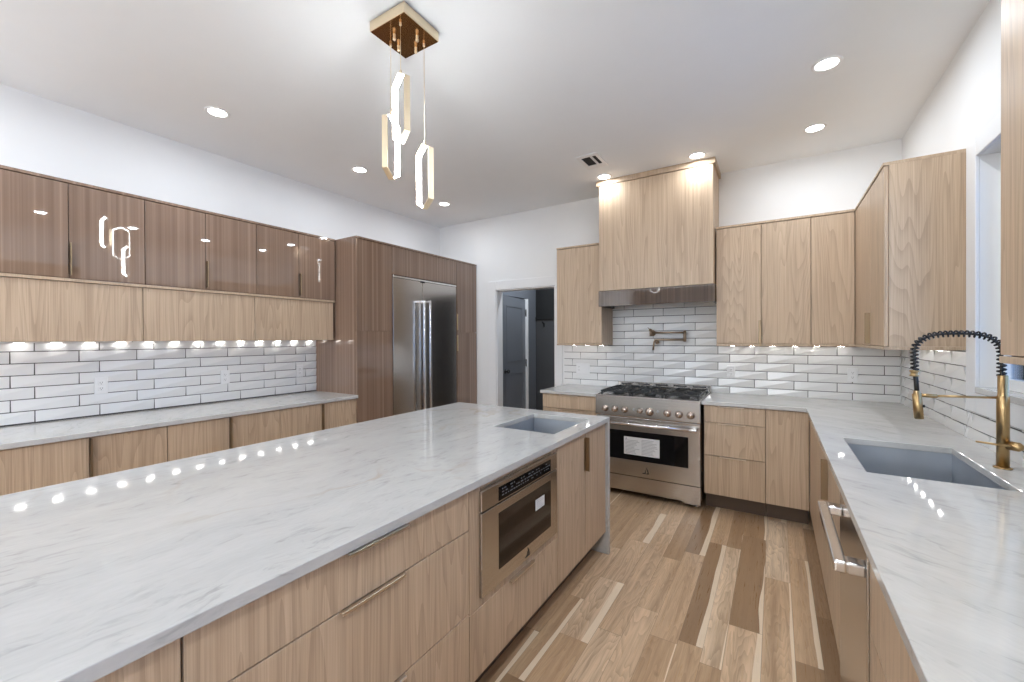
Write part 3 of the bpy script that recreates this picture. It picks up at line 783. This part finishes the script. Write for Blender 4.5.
mb.lathe((RX0 + .05, hy, hz), (1, 0, 0), [(0, .014), (RX1 - RX0 - .10, .014)], 20)
hb = obj('oven_handle', mb, 'chrome', od)
for a in (RX0 + .022, RX1 - .072):
    mb = MB(); mb.lathe((a, hy, hz), (1, 0, 0), [(0, .014), (.003, .018), (.047, .018), (.05, .014)], 20); mb.box(a + .008, a + .042, hy + .012, RF + .001, hz - .014, hz + .014, .003)
    obj('handle_bracket', mb, 'chrome', hb)
mb = MB(); z0, z1 = .045, .190
mb.prism([(RX0 + .002, .038), (RX0 + .135, .038), (RX0 + .140, .056), (RX1 - .140, .056), (RX1 - .135, .038), (RX1 - .002, .038), (RX1 - .002, z1 - .0), (RX0 + .002, z1)], (0, RF + .004, .0), (1, 0, 0), (0, 0, 1), -.018)
obj('kick_panel', mb, 'steel', rg)
for a in (RX0 + .05, RX1 - .05):
    for b in (RF + .09, TB - .10): obj('leg', MB().lathe((a, b, 0), (0, 0, 1), [(0, .022), (.01, .022), (.012, .014), (.0605, .014)], 14), 'chrome', rg)

# ------------------------------------------------------------------ pot filler
pt = thing('pot_filler', 'folded bronze pot filler mounted on the tiles above the range', 'faucet', (-1.06, TB, 1.46))
yw = TB - .001; yp = yw - .065
mb = MB(); mb.lathe((-1.080, yw, 1.495), (0, -1, 0), [(.0012, .032), (.008, .032), (.012, .022), (.014, .013), (.05, .013)], 20)
obj('wall_flange', mb, 'dull_bronze', pt)
mb = MB(); mb.lathe((-1.080, yp, 1.462), (0, 0, 1), [(0, .016), (.062, .016), (.066, .010), (.0661, .001)], 16)
obj('pivot', mb, 'dull_bronze', pt)
obj('upper_arm', MB().tube([(-1.080, yp, 1.497), (-.760, yp, 1.497)], .0095, 12), 'dull_bronze', pt)
obj('elbow', MB().lathe((-.756, yp, 1.405), (0, 0, 1), [(0, .008), (.004, .015), (.108, .015), (.112, .008)], 16), 'dull_bronze', pt)
obj('lower_arm', MB().tube([(-.760, yp, 1.425), (-1.020, yp, 1.425), (-1.040, yp, 1.421), (-1.050, yp, 1.405), (-1.055, yp, 1.375), (-1.060, yp, 1.318)], [.0095] * 5 + [.0105], 12), 'dull_bronze', pt)
for c, q in (((-1.018, yp, 1.400), (-1, -1, -.3)), ((-1.080, yp - .016, 1.520), (-.6, -1, .6))):
    v = Vector(q).normalized(); mb = MB(); mb.lathe(c, v, [(-.012, .016), (.014, .016), (.018, .010), (.0181, .001)], 14); mb.tube([Vector(c), Vector(c) + Vector((-.5, -.2, .6)).normalized() * .045], [.005, .0035], 8)
    obj('lever', mb, 'dull_bronze', pt)

# ------------------------------------------------------------------ sink faucet
fx, fy = .770, 2.457
fc = thing('kitchen_faucet', 'brushed brass spring-neck faucet with black hose beside the right sink', 'faucet', (fx, fy, CT1))
z = CT1
obj('base_plate', MB().lathe((fx, fy, z + .0003), (0, 0, 1), [(0, .027), (.004, .027), (.006, .024), (.0061, .001)], 28), 'brass', fc)
obj('body', MB().lathe((fx, fy, z + .006), (0, 0, 1), [(0, .0185), (.280, .0185), (.283, .0170), (.284, .0152), (.362, .0152), (.366, .0135), (.3661, .001)], 28), 'brass', fc)
mb = MB(); mb.lathe((fx, fy - .0, 1.010), (0.75, -.66, 0), [(.015, .018), (.046, .018), (.056, .010), (.0565, .001)], 20)
hn = obj('handle_hub', mb, 'brass', fc)
obj('lever', MB().tube([(fx + .03, fy - .03, 1.010), (fx - .02, fy - .034, 1.013), (fx - .085, fy - .03, 1.018)], [.006, .005, .0035], 10), 'brass', hn)
ax = .530
arm = MB().tube([(fx - .015, fy, 1.196), (ax + .028, fy, 1.190)], .0050, 10)
arm.lathe((ax + .052, fy, 1.1905), (-1, 0, 0), [(0, .005), (.002, .0085), (.038, .0085), (.050, .007)], 14)
obj('support_arm', arm, 'brass', fc)
# hose path: up out of the body, over, down to the spray head
path = []
hxl = .509
for i in range(9): path.append(Vector((fx - .004, fy, 1.283 + .085 * i / 8)))
cxm = (fx - .004 + hxl) / 2; rx = (fx - .004 - hxl) / 2
for i in range(1, 48):
    a = PI * i / 48; ca, sa = math.cos(a), math.sin(a)
    path.append(Vector((cxm + rx * (abs(ca) ** .72) * (1 if ca >= 0 else -1), fy, 1.368 + .086 * (abs(sa) ** .80))))
for i in range(9): path.append(Vector((hxl + .002 * i / 8, fy, 1.368 - .078 * i / 8)))
hose = list(path) + [Vector((hxl + .006, fy, 1.25)), Vector((ax - .012, fy, 1.195))]
obj('hose', MB().tube(hose, [.0050] * (len(hose) - 3) + [.0085] * 3, 10), 'black', fc)
# dark spring: a helix around that path
cum = [0]
for a, b in zip(path, path[1:]): cum.append(cum[-1] + (b - a).length)
turns = 33; hel = []
N = turns * 12
for i in range(N + 1):
    s_ = cum[-1] * i / N; j = 0
    while j < len(cum) - 2 and cum[j + 1] < s_: j += 1
    f_ = (s_ - cum[j]) / max(cum[j + 1] - cum[j], 1e-6)
    p = path[j].lerp(path[j + 1], min(max(f_, 0), 1)); tg = (path[j + 1] - path[j]).normalized()
    u = Vector((0, 1, 0)); v = tg.cross(u); ph = 2 * PI * turns * i / N
    hel.append(p + (u * math.cos(ph) + v * math.sin(ph)) * .0118)
t_ = NT('dark_spring_steel'); t_.set(Base_Color=(.045, .042, .04), Metallic=.6, Roughness=.25); M['spring'] = t_.m
obj('spring', MB().tube(hel, .0036, 6), 'spring', fc)
obj('spring_collar', MB().lathe((hxl, fy, 1.270), (0, 0, 1), [(0, .009), (.002, .016), (.008, .016), (.009, .0125), (.020, .0125), (.021, .0165), (.027, .0165), (.028, .009)], 20), 'brass', fc)
sh = obj('spray_head', MB().lathe((ax - .006, fy, 1.088), ((ax - .014) - (ax - .006), 0, 1.215 - 1.088), [(0, .013), (.002, .0165), (.108, .0160), (.110, .0120), (.122, .0105), (.123, .001)], 24), 'brass', fc)
obj('spray_button', MB().lathe((ax + .004, fy - .004, 1.145), (1, -.2, 0), [(0, .006), (.008, .006), (.0085, .001)], 12), 'black', sh)

# ------------------------------------------------------------------ outlets
def outlet_plate(label, wall, a, z, gang, kinds, group=None):
    if wall == 'left':  Bx = lambda mb, a0, a1, d0, d1, z0, z1, b=0: mb.box(TL + d0, TL + d1, a0, a1, z0, z1, b); loc = (TL, a, z)
    else:               Bx = lambda mb, a0, a1, d0, d1, z0, z1, b=0: mb.box(a0, a1, TB - d1, TB - d0, z0, z1, b); loc = (a, TB, z)
    t = thing('wall_outlet' if 'outlet' in kinds else 'light_switch', label, 'outlet' if 'outlet' in kinds else 'switch', loc, group)
    w = .035 + .023 * (gang - 1)
    mb = MB(); Bx(mb, a - w, a + w, -.002, .005, z - .058, z + .058, .0015); obj('cover_plate', mb, 'plastic', t)
    for g, kd in enumerate(kinds):
        ac = a + (g - (gang - 1) / 2) * .046
        if kd == 'outlet':
            for dz in (-.02, .02):
                mb = MB(); Bx(mb, ac - .0165, ac + .0165, .005, .0068, z + dz - .0145, z + dz + .0145, .001); r = obj('receptacle', mb, 'plastic', t)
                mb = MB()
                for da in (-.006, .006): Bx(mb, ac + da - .001, ac + da + .001, .0068, .0070, z + dz - .002, z + dz + .007)
                Bx(mb, ac - .002, ac + .002, .0068, .0070, z + dz - .010, z + dz - .006); obj('slot', mb, 'vent_dark', r)
        else:
            mb = MB(); Bx(mb, ac - .0165, ac + .0165, .005, .0085, z - .033, z + .033, .0015); obj('rocker', mb, 'plastic', t)
    return t
og = 'white outlet plates on the tiles'
outlet_plate('white outlet plate on the left backsplash, nearest the camera', 'left', .953, 1.126, 1, ['outlet'], og)
outlet_plate('white outlet plate on the left backsplash, second from the camera', 'left', 1.736, 1.124, 1, ['outlet'], og)
outlet_plate('white outlet plate on the left backsplash, closest to the tall unit', 'left', 2.403, 1.131, 1, ['outlet'], og)
outlet_plate('wide white double outlet plate on the tiles left of the range', 'back', -1.858, 1.100, 3, ['outlet', 'switch', 'switch'], og)
outlet_plate('white outlet plate on the tiles just right of the range', 'back', -.356, 1.116, 1, ['outlet'], og)
outlet_plate('white outlet plate on the back tiles near the right corner', 'back', .548, 1.125, 1, ['outlet'], og)

# ------------------------------------------------------------------ under-cabinet light strips
def led(label, along, a0, a1, d, z, first=None, step=.1608, dp=.008):
    n = max(1, int((a1 - a0 - .06) / step) + 1)
    st = first if first is not None else (a0 + a1) / 2 - (n - 1) * step / 2
    cs = [st + k * step for k in range(n) if st + k * step < a1 - .02]
    P = (lambda a, dd, zz: (d + dd, a, zz)) if along == 'y' else (lambda a, dd, zz: (a, d + dd, zz))
    t = thing('under_cabinet_light', label, 'light', P((a0 + a1) / 2, 0, z), 'under-cabinet light strips')
    p, q = P(a0 + .02, -.012, z - dp), P(a1 - .02, .012, z - .0002)
    obj('channel', MB().box(p[0], q[0], p[1], q[1], p[2], q[2], .001), 'plastic', t)
    for a in cs:
        p0, p1 = P(a - .022, -.0045, z - dp - .0013), P(a + .022, .0045, z - dp + .0002); o = obj('diode', MB().box(p0[0], p1[0], p0[1], p1[1], p0[2], p1[2], .0006), 'led', t)
    return t
zL = 1.4525
led('light strip under the left flip-up cabinets, nearest the camera', 'y', .37, 1.085, -3.992, zL, .414, dp=.0235)
led('light strip under the left flip-up cabinets, middle section', 'y', 1.10, 1.815, -3.992, zL, 1.218, dp=.0235)
led('light strip under the left flip-up cabinets, beside the tall unit', 'y', 1.83, 2.550, -3.992, zL, 1.861, dp=.0235)
zU = UB - .0005
led('light strip under the oak cabinet left of the hood', 'x', -2.02, -1.52, 4.40, zU, dp=.003)
led('light strip under the double-door cabinet right of the hood', 'x', -.44, .24, 4.40, zU, dp=.003)
led('light strip under the narrow corner wall cabinet', 'x', .25, .515, 4.40, zU, dp=.003)
led('light strip under the right wall cabinet beside the window', 'y', 3.15, 4.10, .775, zU, dp=.003)
led('light strip under the oak cabinet nearest the camera on the right', 'y', .92, 1.67, .775, zU, dp=.003)

# ------------------------------------------------------------------ ceiling fixtures
def lamp(parent, watts, radius, z, col=(.92, 1.0, 1.09), spread=175):
    l = bpy.data.lights.new('bulb', 'AREA'); l.shape = 'DISK'; l.size = radius * 2; l.energy = watts; l.color = col; l.spread = math.radians(spread)
    o = bpy.data.objects.new('bulb', l); COL.objects.link(o); o.parent = parent; o.location = (0, 0, z); return o
def downlight(label, x, y, watts, group='recessed ceiling downlights'):
    t = thing('recessed_downlight', label, 'ceiling light', (x, y, CZ), group)
    obj('trim_ring', MB().lathe((x, y, CZ), (0, 0, -1), [(-.02, .075), (.003, .075), (.006, .070), (.004, .056), (-.02, .055)], 32, False), 'plastic', t)
    obj('lens', MB().lathe((x, y, CZ), (0, 0, -1), [(.0008, .0545), (.002, .0540), (.0021, .001)], 32), 'lens', t)
    lamp(t, watts, .050, -.008)
    return t
L3 = ['nearest the camera', 'second from the camera', 'farthest, by the back wall']
for y, w in zip((1.382, 2.556, 3.732), L3): downlight('round recessed downlight above the left cabinets, ' + w, -3.27, y, DOWN_W)
downlight('round recessed downlight above the right aisle, the nearer of two', .256, 3.028, DOWN_W)
downlight('round recessed downlight above the back right counter, near the corner', .256, 3.902, DOWN_W * .8)
downlight('round recessed downlight shining on the hood front, right of the pair', -.571, 3.935, HOOD_W)
downlight('round recessed downlight shining on the hood front, left of the pair', -1.412, 3.955, HOOD_W)
for x, y in ((.256, 2.15), (.256, 1.28), (.256, .2), (-3.27, .2), (-3.27, -1.0), (.256, -1.0)):  # unseen downlights added to help light the room
    downlight('added unseen fill downlight in the ceiling outside the frame', x, y, DOWN_W)
# supply vent
vt = thing('ceiling_vent', 'white ceiling air vent with two dark louvre openings left of the hood', 'vent', (-1.375, 3.54, CZ))
obj('frame', MB().slab([-1.475, -1.441, -1.361, -1.340, -1.309, -1.278], [3.395, 3.443, 3.625, 3.70], lambda i, j: not (j == 1 and i in (1, 3)), CZ - .007, CZ - .0006), 'plastic', vt, bevel=.0015)
obj('duct_shade_plate', MB().box(-1.45, -1.30, 3.435, 3.635, CZ - .0012, CZ - .0005), 'vent_dark', vt)  # flat dark plate; the duct's shade is put into its colour
mb = MB()
for k in range(11):
    y = 3.452 + k * .0165
    for a, b in ((-1.440, -1.362), (-1.339, -1.310)): mb.box(a, b, y - .001, y + .001, CZ - .006, CZ - .0014)
obj('louvre', mb, 'vent_dark', vt)

# ------------------------------------------------------------------ pendant with three hexagonal rings
pd = thing('pendant_light', 'brass pendant of three glowing elongated hexagon rings hanging over the island', 'pendant light', (-1.58, 1.515, CZ))
X0, X1, Y0, Y1 = -1.703, -1.462, 1.395, 1.634; zb = CZ - .052
can = obj('canopy', MB().box(X0, X1, Y0, Y1, zb + .002, CZ - .0006, .002), 'gold', pd)
obj('mirror_plate', MB().box(X0 + .003, X1 - .003, Y0 + .003, Y1 - .003, zb - .0008, zb + .0015), 'bronze', can)
for x, y in ((-1.612, 1.472), (-1.655, 1.540), (-1.523, 1.540), (-1.590, 1.598)):
    obj('finial', MB().lathe((x, y, zb - .0005), (0, 0, -1), [(0, .007), (.012, .007), (.015, .004), (.018, .008), (.028, .008), (.032, .004), (.0321, .001)], 14), 'gold', can)
def ring(x, y, ztop, zbot, ang):
    e = Vector((math.cos(ang), math.sin(ang), 0)); nn = Vector((-e.y, e.x, 0)); up = Vector((0, 0, 1))
    W, rise, dep = .068, .038, .015
    def hexa(inset):
        w = W - inset; zt, zb_ = ztop - inset * 1.12, zbot + inset * 1.12; rs = rise * (w / W)
        return [(0, zt), (w, zt - rs), (w, zb_ + rs), (0, zb_), (-w, zb_ + rs), (-w, zt - rs)]
    def band(i0, i1, d):
        mb = MB(); A, B = hexa(i0), hexa(i1); c = Vector((x, y, 0)); n = 6; vs = {}
        for k in range(n):
            for q, pts in ((0, A), (1, B)):
                for s in (-1, 1): vs[(k, q, s)] = mb.bm.verts.new(c + e * pts[k][0] + up * pts[k][1] + nn * d * s)
        for k in range(n):
            j = (k + 1) % n
            for a, b in (((0, -1), (0, 1)), ((0, 1), (1, 1)), ((1, 1), (1, -1)), ((1, -1), (0, -1))):
                mb.bm.faces.new((vs[(k, *a)], vs[(k, *b)], vs[(j, *b)], vs[(j, *a)]))
        return mb
    r = obj('ring_frame', band(0, .004, dep), 'gold', pd)
    obj('light_strip', band(.0042, .0066, dep - .002), 'ring', r)
    obj('cord', MB().tube([(x, y, zb - .0005), (x, y, ztop + .014)], .0012, 6).lathe((x, y, zb - .0005), (0, 0, -1), [(0, .006), (.014, .006), (.018, .002)], 12).lathe((x, y, ztop + .018), (0, 0, -1), [(0, .002), (.004, .006), (.02, .006)], 12), 'gold', pd)
ring(-1.527, 1.433, 2.722, 2.386, math.radians(161.8))
ring(-1.681, 1.510, 2.608, 2.268, math.radians(289.8))
ring(-1.534, 1.600, 2.450, 2.114, math.radians(161.8))

# ------------------------------------------------------------------ added fill lamps, unseen: behind the camera and in the hall
M['globe'] = glow('fill_globe_glow', (.92, 1.0, 1.09), FILL_GLOBE_STRENGTH)
for i, (x, y) in enumerate(((-2.7, -4.5), (-1.5, -4.5), (-.3, -4.5))):  # unseen globes added as fill light for the kitchen
    t = thing('fill_globe', 'added unseen fill globe behind the camera', 'pendant light', (x, y, CZ), 'added fill globes behind the camera')
    obj('ceiling_rose', MB().lathe((x, y, CZ - .0006), (0, 0, -1), [(0, .06), (.02, .06), (.025, .05), (.0251, .001)], 24), 'gold', t)
    obj('cord', MB().tube([(x, y, CZ - .025), (x, y, 2.215)], .003, 6), 'black', t)
    obj('globe', MB().lathe((x, y, 2.0), (0, 0, 1), [(-.22 * math.cos(PI * k / 16), max(.22 * math.sin(PI * k / 16), .001)) for k in range(17)], 32), 'globe', t)
t = thing('recessed_downlight', 'added fill downlight in the hall ceiling beyond the doorway', 'ceiling light', (-2.6, 5.0, CZ), 'recessed ceiling downlights')  # fill light added to brighten the hall door
obj('trim_ring', MB().lathe((-2.6, 5.0, CZ), (0, 0, -1), [(-.02, .075), (.003, .075), (.006, .070), (.004, .056), (-.02, .055)], 32, False), 'plastic', t)
lamp(t, HALL_FILL_W, .05, -.008)

for x, y, lab in ((-3.2, -1.4, 'added unseen fill uplight behind the camera, left'), (-.5, -1.7, 'added unseen fill uplight behind the camera, right')):  # unseen uplights added to bounce fill light off the ceiling
    t = thing('fill_uplight', lab, 'added fill lamp', (x, y, 0))
    obj('base', MB().lathe((x, y, 0), (0, 0, 1), [(0, .14), (.015, .14), (.022, .12), (.0221, .001)], 32), 'black', t)
    obj('pole', MB().tube([(x, y, .022), (x, y, 1.70)], .012, 12), 'black', t)
    obj('lamp_shade', MB().lathe((x, y, 1.70), (0, 0, 1), [(0, .02), (.02, .06), (.07, .14), (.12, .18), (.118, .174), (.07, .132), (.03, .06), (.02, .001)], 32, False), 'plastic', t)
    l = lamp(t, FILL_UPLIGHT_W, .12, 1.80, spread=130); l.rotation_euler = (PI, 0, 0)
